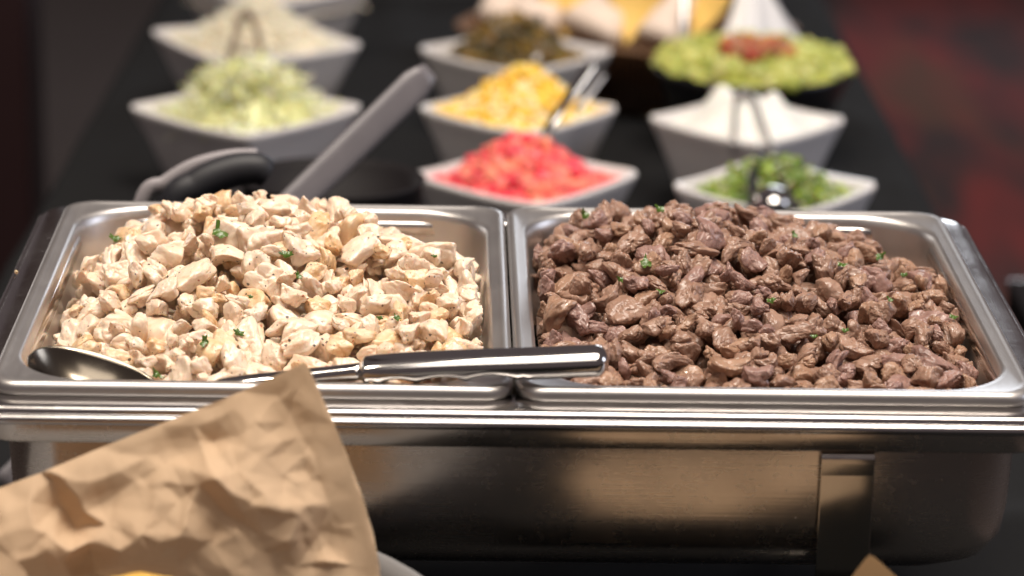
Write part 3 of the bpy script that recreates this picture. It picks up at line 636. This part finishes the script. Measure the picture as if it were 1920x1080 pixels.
def rand_rot(): return Quaternion((rnd.gauss(0, 1), rnd.gauss(0, 1), rnd.gauss(0, 1), rnd.gauss(0, 1))).normalized().to_matrix()
def cube_piece(p, sx, sy, sz, col):
    R = rand_rot(); v, f = box(-sx, sx, -sy, sy, -sz, sz); k = .72
    v = []
    for z in (-1, -.8, .8, 1):
        w = k if abs(z) == 1 else 1
        for x, y in ((1, k), (k, 1), (-k, 1), (-1, k), (-1, -k), (-k, -1), (k, -1), (1, -k)): v.append((x*w*sx*rnd.uniform(.9, 1.08), y*w*sy*rnd.uniform(.9, 1.08), z*sz))
    v = [tuple(Vector(p)+R @ Vector(q)) for q in v]; f = [(r_*8+i, r_*8+(i+1) % 8, (r_+1)*8+(i+1) % 8, (r_+1)*8+i) for r_ in range(3) for i in range(8)]+[tuple(reversed(range(8))), tuple(range(24, 32))]
    return v, f, col
def shred_piece(p, L, w, t, curl, col, tilt=.5):
    a = rnd.uniform(0, 2*PI); dx = Vector((math.cos(a), math.sin(a), rnd.uniform(-tilt, tilt))).normalized(); dy = Vector((-math.sin(a), math.cos(a), rnd.uniform(-.6, .6))).normalized(); dz = dx.cross(dy).normalized(); n = 5; V = []
    for i in range(n+1):
        s = (i/n-.5); q = Vector(p)+dx*(L*s)+dz*(curl*L*(.25-s*s*2))
        ww = w*(1-.5*abs(2*s)**3)
        V += [tuple(q+dy*ww), tuple(q+dz*t), tuple(q-dy*ww), tuple(q-dz*t)]
    Fc = [(i*4+k, i*4+(k+1) % 4, i*4+4+(k+1) % 4, i*4+4+k) for i in range(n) for k in range(4)]+[(3, 2, 1, 0), (n*4, n*4+1, n*4+2, n*4+3)]
    return V, Fc, col
def scatter(b, n, fn, peak, base, p, off=(0, 0), k=.86, spread=1.0):
    out = []
    for _ in range(n):
        a, c = rnd.uniform(-1, 1)*spread, rnd.uniform(-1, 1)*spread; x, y = in_bowl(b, a+off[0]*0, c, k); out.append(fn(Vector((x, y, mound_h(a, c, peak, base, p, off)+rnd.uniform(-.002, .004)))))
    return out
b = B['tomato']; red = [(.92, .09, .10), (.93, .17, .14), (.92, .27, .17), (.85, .05, .09)]
ps = [mound_sheet(b, .038, -.010, 1.4, (.5, .03, .03), (0, .05), .003, k=.86)]+scatter(b, 520, lambda p: cube_piece(p, rnd.uniform(.0035, .006), rnd.uniform(.0035, .006), rnd.uniform(.003, .005), jit(rnd.choice(red), .18)), .038, -.008, 1.4, (0, .05), .84)
heap_mesh('diced_tomato', ps, M['veg'], 'heap of red diced tomato in the bowl just behind the chafing dish', 'tomato')
b = B['cheddar']; och = [(.92, .57, .06), (.94, .63, .10), (.90, .51, .04), (.92, .78, .48)]
ps = [mound_sheet(b, .040, -.006, 1.2, (.72, .45, .12), (.12, .0), .003, k=.9)]+scatter(b, 520, lambda p: cube_piece(p, rnd.uniform(.003, .0065), rnd.uniform(.003, .005), rnd.uniform(.0025, .0045), jit(rnd.choice(och), .12)), .040, -.004, 1.2, (.12, 0), .84)
heap_mesh('orange_cheese', ps, M['dairy'], 'heap of orange and pale cheese pieces behind the tomato', 'cheese')
b = B['olive']; oc = [(.05, .032, .006), (.13, .075, .010), (.26, .15, .012), (.08, .055, .008)]
ps = [mound_sheet(b, .042, -.012, 1.4, (.03, .02, .006), (0, .1), .003, k=.86)]+scatter(b, 560, lambda p: cube_piece(p, rnd.uniform(.004, .007), rnd.uniform(.004, .006), rnd.uniform(.0015, .003), jit(rnd.choice(oc), .25)), .042, -.010, 1.4, (0, .1), .82)
heap_mesh('olive_relish', ps, M['veg'], 'dark olive green relish heaped in the bowl behind the orange cheese', 'relish')
b = B['lettuce']; lc = [(.86, .85, .42), (.90, .89, .60), (.77, .79, .30), (.93, .92, .74)]
ps = [mound_sheet(b, .043, -.010, 2.2, (.72, .72, .34), (.05, 0), .003, k=.9)]+scatter(b, 800, lambda p: shred_piece(p, rnd.uniform(.022, .05), rnd.uniform(.0014, .0028), .0008, rnd.uniform(-.6, .6), jit(rnd.choice(lc), .10), .3), .043, -.006, 2.2, (.05, 0), .70)
heap_mesh('shredded_lettuce', ps, M['veg'], 'heap of pale green shredded lettuce in a white bowl', 'lettuce')
b = B['rice']; rc = [(.90, .84, .70), (.87, .79, .60), (.90, .87, .77)]
ps = [mound_sheet(b, .046, -.004, 1.0, (.8, .70, .52), (0, 0), .003, k=.93)]+scatter(b, 1100, lambda p: shred_piece(p, rnd.uniform(.008, .018), rnd.uniform(.0009, .0016), .0009, rnd.uniform(-.2, .2), jit(rnd.choice(rc), .08)), .046, -.003, 1.0, (0, 0), .88)
heap_mesh('white_cheese', ps, M['dairy'], 'heap of shredded white cheese under the tongs behind the lettuce', 'cheese')
b = B['cream']; V, Fc, cc = mound_sheet(b, .022, -.003, 1.2, (.86, .85, .80), (0, 0), .0045, 2.6, 40, 5, .93)
V = np.array(V); bx, by = b[0], b[1]
for dx, dy, hh, w in ((-.020, .024, .016, .014), (.024, .026, .014, .011), (.0, .0, .006, .02), (.03, -.02, .004, .015)): V[:, 2] += hh*np.exp(-((V[:, 0]-bx-dx)**2+(V[:, 1]-by-dy)**2)/w**2)
heap_mesh('sour_cream', [(V.tolist(), Fc, cc)], M['dairy'], 'white sour cream with soft peaks under tongs', 'sour cream')
b = B['cilantro']; gc = [(.20, .31, .03), (.31, .42, .06), (.42, .52, .14), (.11, .20, .015), (.66, .70, .45)]
ps = [mound_sheet(b, .028, -.013, 1.6, (.14, .27, .03), (0, 0), .004, k=.84)]+scatter(b, 620, lambda p: shred_piece(p+Vector((0, 0, .002)), rnd.uniform(.008, .018), rnd.uniform(.002, .005), .0004, rnd.uniform(-.8, .8), jit(rnd.choice(gc), .2), .9), .028, -.010, 1.6, (0, 0), .84)
heap_mesh('chopped_herbs', ps, M['veg'], 'chopped green herbs in the bowl just behind the beef pan', 'herbs')
b = B['back']; ps = [mound_sheet(b, .02, -.02, 1.4, (.7, .62, .5), (0, 0), .003)]; heap_mesh('pale_filling', ps, M['dairy'], 'pale food in the bowl cut off by the top of the photo', 'food')
# guacamole in a round black bowl
gz = ZT+.085; ga, gb2 = at(1226, 122, gz), at(1594, 118, gz); gc_ = (ga+gb2)/2; gr = float(np.linalg.norm(ga-gb2))/2
go = empty('round_bowl', (gc_[0], gc_[1], ZT), 'black round bowl filled with guacamole behind the sour cream', 'bowl')
def gcirc(r_, z, n=56): return [(gc_[0]+r_*math.cos(2*PI*k/n), gc_[1]+r_*math.sin(2*PI*k/n), z) for k in range(n)]
v, f = loft([gcirc(gr*.45, ZT+.0015), gcirc(gr*.5, ZT+.006), gcirc(gr*.8, gz-.045), gcirc(gr*1.0, gz-.004), gcirc(gr*1.015, gz), gcirc(gr*.99, gz+.001), gcirc(gr*.95, gz-.006), gcirc(gr*.5, ZT+.015)], True, True); mesh_obj('bowl_shell', v, f, M['black_bowl'], go)
V = []; Fc = []; n = 30
for i in range(n+1):
    q = i/n
    for k in range(48): a = 2*PI*k/48; V.append((gc_[0]+gr*.985*q*math.cos(a), gc_[1]+gr*.985*q*math.sin(a), gz+.001+.013*(1-q**2.2)))
V = np.array(V); V[:, 2] += .006*vnoise(np.c_[V[:, :2]*45, V[:, 0]*0], 3)+.003*vnoise(np.c_[V[:, :2]*120, V[:, 0]*0], 4)
for i in range(n):
    for k in range(48): Fc.append((i*48+k, i*48+(k+1) % 48, (i+1)*48+(k+1) % 48, (i+1)*48+k))
ps = [(V.tolist(), Fc, (.44, .46, .11))]
for _ in range(130):
    a, q = rnd.uniform(0, 2*PI), math.sqrt(rnd.random())*.95; ps.append(cube_piece(Vector((gc_[0]+gr*q*math.cos(a), gc_[1]+gr*q*math.sin(a), gz+.001+.013*(1-q**2.2))), rnd.uniform(.004, .009), rnd.uniform(.004, .008), rnd.uniform(.003, .005), jit(rnd.choice([(.50, .52, .13), (.36, .40, .07), (.58, .58, .20)]), .12)))
heap_mesh('guacamole', ps, M['veg'], 'lumpy green guacamole in the black round bowl', 'guacamole')
ps = []
gp = at(1412, 84, gz+.022)
for _ in range(80): ps.append(cube_piece(Vector((gp[0]+rnd.gauss(0, .013), gp[1]+rnd.gauss(0, .012), gz+.013+rnd.uniform(0, .012))), rnd.uniform(.003, .006), rnd.uniform(.003, .005), rnd.uniform(.003, .004), jit(rnd.choice([(.42, .05, .025), (.45, .13, .05), (.40, .20, .10)]), .2)))
heap_mesh('diced_tomato', ps, M['veg'], 'small red garnish on top of the guacamole', 'tomato')
# basket of rolled tortillas and chips behind
bz = ZT+.07; bc = at(1175, 48, bz)
bk = empty('serving_basket', (bc[0], bc[1], ZT), 'brown basket of yellow chips and white paper behind the bowls', 'basket')
m_b = NT('brown_wicker'); wv = m_b.n('TexWave', Vector=m_b.coord((60, 60, 200)), Scale=1.0); m_b.p(Base_Color=m_b.mix(wv.outputs[0], (.10, .045, .018), (.22, .11, .05)), Roughness=.6).bump(wv.outputs[0], .5, .003)
rotb = -.42
def BR(hx, hy, z):
    return [(bc[0]+x*math.cos(rotb)-y*math.sin(rotb), bc[1]+x*math.sin(rotb)+y*math.cos(rotb), z) for x, y, _ in rr(-hx, hx, -hy, hy, .05, 0, 8, 6)]
v, f = loft([BR(.13, .075, ZT+.0015), BR(.155, .10, bz-.004), BR(.158, .103, bz), BR(.152, .097, bz+.001), BR(.148, .093, bz-.006), BR(.12, .07, ZT+.01)], True, True); mesh_obj('basket_shell', v, f, m_b.m, bk)
chip_y = simple('bright_yellow_chip', (.90, .60, .17), .55)
white_m = simple('white_paper', (.80, .78, .78), .7); tort_m = simple('flour_tortilla', (.78, .64, .54), .7)
def loc_b(x, y, z): return Vector((bc[0]+x*math.cos(rotb)-y*math.sin(rotb), bc[1]+x*math.sin(rotb)+y*math.cos(rotb), z))
for k, (x, w_, tl, rz_) in enumerate(((-.112, .018, .05, .1), (-.070, .021, .062, -.25), (-.012, .027, .05, .3), (.062, .024, .066, -.15))):
    p0, p1 = loc_b(x, -.075, bz+.008), loc_b(x+.02+.06*rz_, .05, bz+tl); v, f = sweep(smooth_path([p0, (p0+p1)/2+Vector((0, 0, .012)), p1], 8), lambda t: w_*(1+.25*math.sin(5*t+k)), lambda t: w_*.7*(1+.2*math.cos(6*t+k)), (1, 0, .3*rz_), 16)
    tag(mesh_obj('folded_tortilla', v, f, tort_m), f"pale folded tortilla, {ordn[k]} from left in the brown basket", 'tortilla', 'folded tortillas in the basket')
for k, (x, y, z, sz_, tl) in enumerate(((-.098, -.05, .020, .050, 1.0), (-.045, -.052, .026, .070, 1.2), (-.030, -.035, .046, .075, .9), (.028, -.055, .028, .072, 1.15), (.045, -.03, .05, .08, .8), (.098, -.045, .03, .06, 1.0))):
    o_ = chip('tortilla_chip', loc_b(x, y, bz+z), sz_, rotb+PI+.5*math.sin(k*2.1), -tl, .5, f"yellow chip standing among folded tortillas, {ordn[k]} from left in the basket", group='tortilla chips in the basket'); o_.data.materials[0] = chip_y
# white napkin cone
tp, bl, br = atY(1405, -75, bc[1]-.05), at(1352, 85, bz+.01), at(1497, 78, bz-.005)
V = []; Fc = []; n = 20
for i in range(n+1):
    q = i/n
    for j in range(n+1):
        s = j/n; p = Vector(tp)*(1-q)+(Vector(bl)*(1-s)+Vector(br)*s)*q; p.y -= .03*math.sin(PI*s)*q; p += Vector((0, .004*math.sin(18*s+2*q), 0)); p.x += .006*q*math.sin(9*s); V.append(tuple(p))
for i in range(n):
    for j in range(n): Fc.append((i*(n+1)+j, i*(n+1)+j+1, (i+1)*(n+1)+j+1, (i+1)*(n+1)+j))
nap = mesh_obj('napkin', V, Fc, white_m); solid(nap, .0006); tag(nap, 'white paper napkin standing in the basket behind the guacamole', 'napkin')
# ------------------------------------------------------------------ utensils behind
def strip(name, pts, wa, wb, side, mat, parent, n=8): v, f = sweep(smooth_path(pts, n), wa, wb, side, 10, 3.0); return mesh_obj(name, v, f, mat, parent)
def utensil(name, pts_list, wa, wb, side, mat, label, cat, group=None, parts=None):
    o = empty(name, pts_list[0][0], label, cat, group)
    for i, pts in enumerate(pts_list): strip((parts or ['arm']*9)[i], pts, wa, wb, side, mat, o)
    return o
yb = B['rice'][1]-.055
utensil('tongs', [[atY(462, 22, yb-.010), atY(447, 45, yb-.02), atY(436, 85, yb-.04), atY(428, 122, yb-.06)], [atY(462, 22, yb-.010), atY(478, 45, yb-.02), atY(489, 85, yb-.04), atY(496, 118, yb-.06)]], .0030, .0050, (1, 0, 0), simple('tong_bronze', (.20, .14, .09), .5), 'brownish tongs arching over the shredded white cheese', 'tongs', 'serving tongs')
yb = B['cream'][1]-.01
utensil('tongs', [[atY(1398, 170, yb), atY(1380, 185, yb-.01), atY(1378, 230, yb-.045), atY(1374, 278, yb-.085)], [atY(1398, 170, yb), atY(1412, 185, yb-.01), atY(1430, 235, yb-.045), atY(1450, 290, yb-.085)]], .0016, .005, (1, 0, 0), M['dull_steel'], 'steel tongs straddling the sour cream', 'tongs', 'serving tongs')
yb = B['cilantro'][1]
utensil('tongs', [[atY(1420, 292, yb+.03), atY(1412, 325, yb-.01), atY(1412, 382, yb-.07)], [atY(1420, 292, yb+.03), atY(1450, 330, yb-.01), atY(1492, 388, yb-.07)]], .004, .0025, (1, 0, 0), M['black'], 'black tongs resting in the chopped green herbs', 'tongs', 'serving tongs')
o = empty('spoon', atY(1450, 366, yb-.09), 'shiny rounded spoon end peeking above the rim behind the beef', 'spoon'); bm = bmesh.new(); bmesh.ops.create_uvsphere(bm, u_segments=24, v_segments=14, radius=1)
for v in bm.verts: v.co = Vector((v.co.x*.0150, v.co.y*.02, v.co.z*.0105))
me = bpy.data.meshes.new('handle_end'); bm.to_mesh(me); bm.free(); me.polygons.foreach_set('use_smooth', [True]*len(me.polygons)); me.materials.append(M['spoon']); he = bpy.data.objects.new('handle_end', me); COL.objects.link(he); he.parent = o; he.location = (0, 0, -.004)
strip('shaft', [atY(1450, 372, yb-.09), atY(1445, 400, yb-.03), atY(1440, 385, yb+.02)], .004, .002, (1, 0, 0), M['spoon'], o)
yt = B['tomato'][1]
utensil('spoon', [[atY(1018, 262, yt+.01), atY(1040, 222, yt+.02), atY(1065, 185, yt+.04), atY(1110, 118, yt+.07)]], lambda t: .0042+.003*t, .0016, (1, .0, .6), M['spoon'], 'bright steel spoon handle leaning up from the diced tomato', 'spoon', parts=['handle'])
utensil('spoon', [[atY(1082, 205, yt+.12), atY(1100, 180, yt+.13), atY(1128, 140, yt+.15)]], lambda t: .004+.002*t, .0016, (1, .0, .6), M['dull_steel'], 'dull steel spoon handle rising from the orange cheese', 'spoon', parts=['handle'])
yo = B['olive'][1]
utensil('tongs', [[atY(1012, 30, yo+.03), atY(1010, 60, yo), atY(1006, 112, yo-.05)], [atY(1012, 30, yo+.03), atY(992, 80, yo), atY(968, 132, yo-.06)]], .0035, .002, (1, 0, 0), M['dull_steel'], 'steel tongs standing in the dark olive relish', 'tongs', 'serving tongs')
utensil('spoon', [[atY(1285, -20, bc[1]-.10), atY(1283, 50, bc[1]-.13), atY(1280, 104, bc[1]-.16)]], .0042, .002, (1, 0, 0), M['dull_steel'], 'steel handle standing upright before the basket of tortillas', 'spoon', parts=['handle'])
utensil('spoon', [[atY(1318, 132, gc_[1]-.03), atY(1330, 150, gc_[1]-.06), atY(1344, 172, gc_[1]-.10)]], .0042, .002, (1, 0, 0), M['dull_steel'], 'short steel handle lying over the near edge of the guacamole', 'spoon', parts=['handle'])
# large grey handle behind the chicken pan
yh = .44
def foot(y, px_of, z=ZT+.004):
    py = proj(np.array([.1, y, z]))[0][1]; return atY(px_of(py), py, y)
tb = foot(.40, lambda py: 548-(py-385)*1.028); tt = atY(806, 134, .60); tl_ = [tb+(tt-tb)*q for q in np.linspace(0, 1, 8)]
utensil('turner', [tl_], lambda t: .0088+.0030*t-(.005*max(0, (t-.97)/.03)), .0022, (1, 0, -1), M['grey_plastic'], 'grey flat utensil handle slanting up behind the chicken pan', 'turner', parts=['handle'])
# black grip with steel strip
g_ = empty('curved_utensil', atY(400, 330, .43), 'curved black grip with a pale steel strip behind the chicken pan', 'utensil')
strip('steel_strip', [foot(.40, lambda py: 150), (foot(.40, lambda py: 150)+atY(262, 384, .425))/2, atY(262, 384, .425), atY(310, 342, .43), atY(365, 310, .435), atY(430, 294, .44), atY(482, 292, .442)], .0035, .0046, (0, 1, 0), simple('pale_plastic', (.30, .275, .285), .5), g_)
v, f = sweep(smooth_path([foot(.41, lambda py: 200), (foot(.41, lambda py: 200)+atY(318, 398, .42))/2, atY(318, 398, .42), atY(370, 348, .425), atY(430, 322, .43), atY(480, 316, .433), atY(500, 326, .434)], 10), .010, lambda t: .0065+.0045*math.sin(PI*min(1, t*.8)), (0, 1, 0), 14); mesh_obj('grip', v, f, M['black'], g_)
# dark round platter lying behind
pc = at(620, 352, -.10); n = 56
def pcirc(r_, z): return [(pc[0]+r_*math.cos(2*PI*k/n), pc[1]+.03+r_*.8*math.sin(2*PI*k/n), z) for k in range(n)]
pt = empty('dark_platter', (pc[0], pc[1]+.03, ZT), 'low dark dish with a thin shining rim behind the chicken pan', 'dish')
v, f = loft([pcirc(.055, ZT+.0015), pcirc(.06, -.16), pcirc(.068, -.105), pcirc(.070, -.101), pcirc(.068, -.100), pcirc(.064, -.104), pcirc(.05, -.13)], True, True); mesh_obj('dish_shell', v, f, simple('dark_glaze', (.010, .008, .009), .6, Specular_IOR_Level=.2), pt)

cp = at(31, 510, -.0095); bm = bmesh.new(); bmesh.ops.create_icosphere(bm, subdivisions=3, radius=1)
for v in bm.verts: v.co = v.co*(1+.3*float(vnoise(np.array([v.co[:]])*1.6, 3)[0]))*.0011
me = bpy.data.meshes.new('crumb'); bm.to_mesh(me); bm.free(); me.materials.append(M['golden']); o = bpy.data.objects.new('crumb', me); COL.objects.link(o); o.location = Vector(cp); tag(o, 'tiny golden crumb on the steel frame beside the chicken pan', 'crumb')
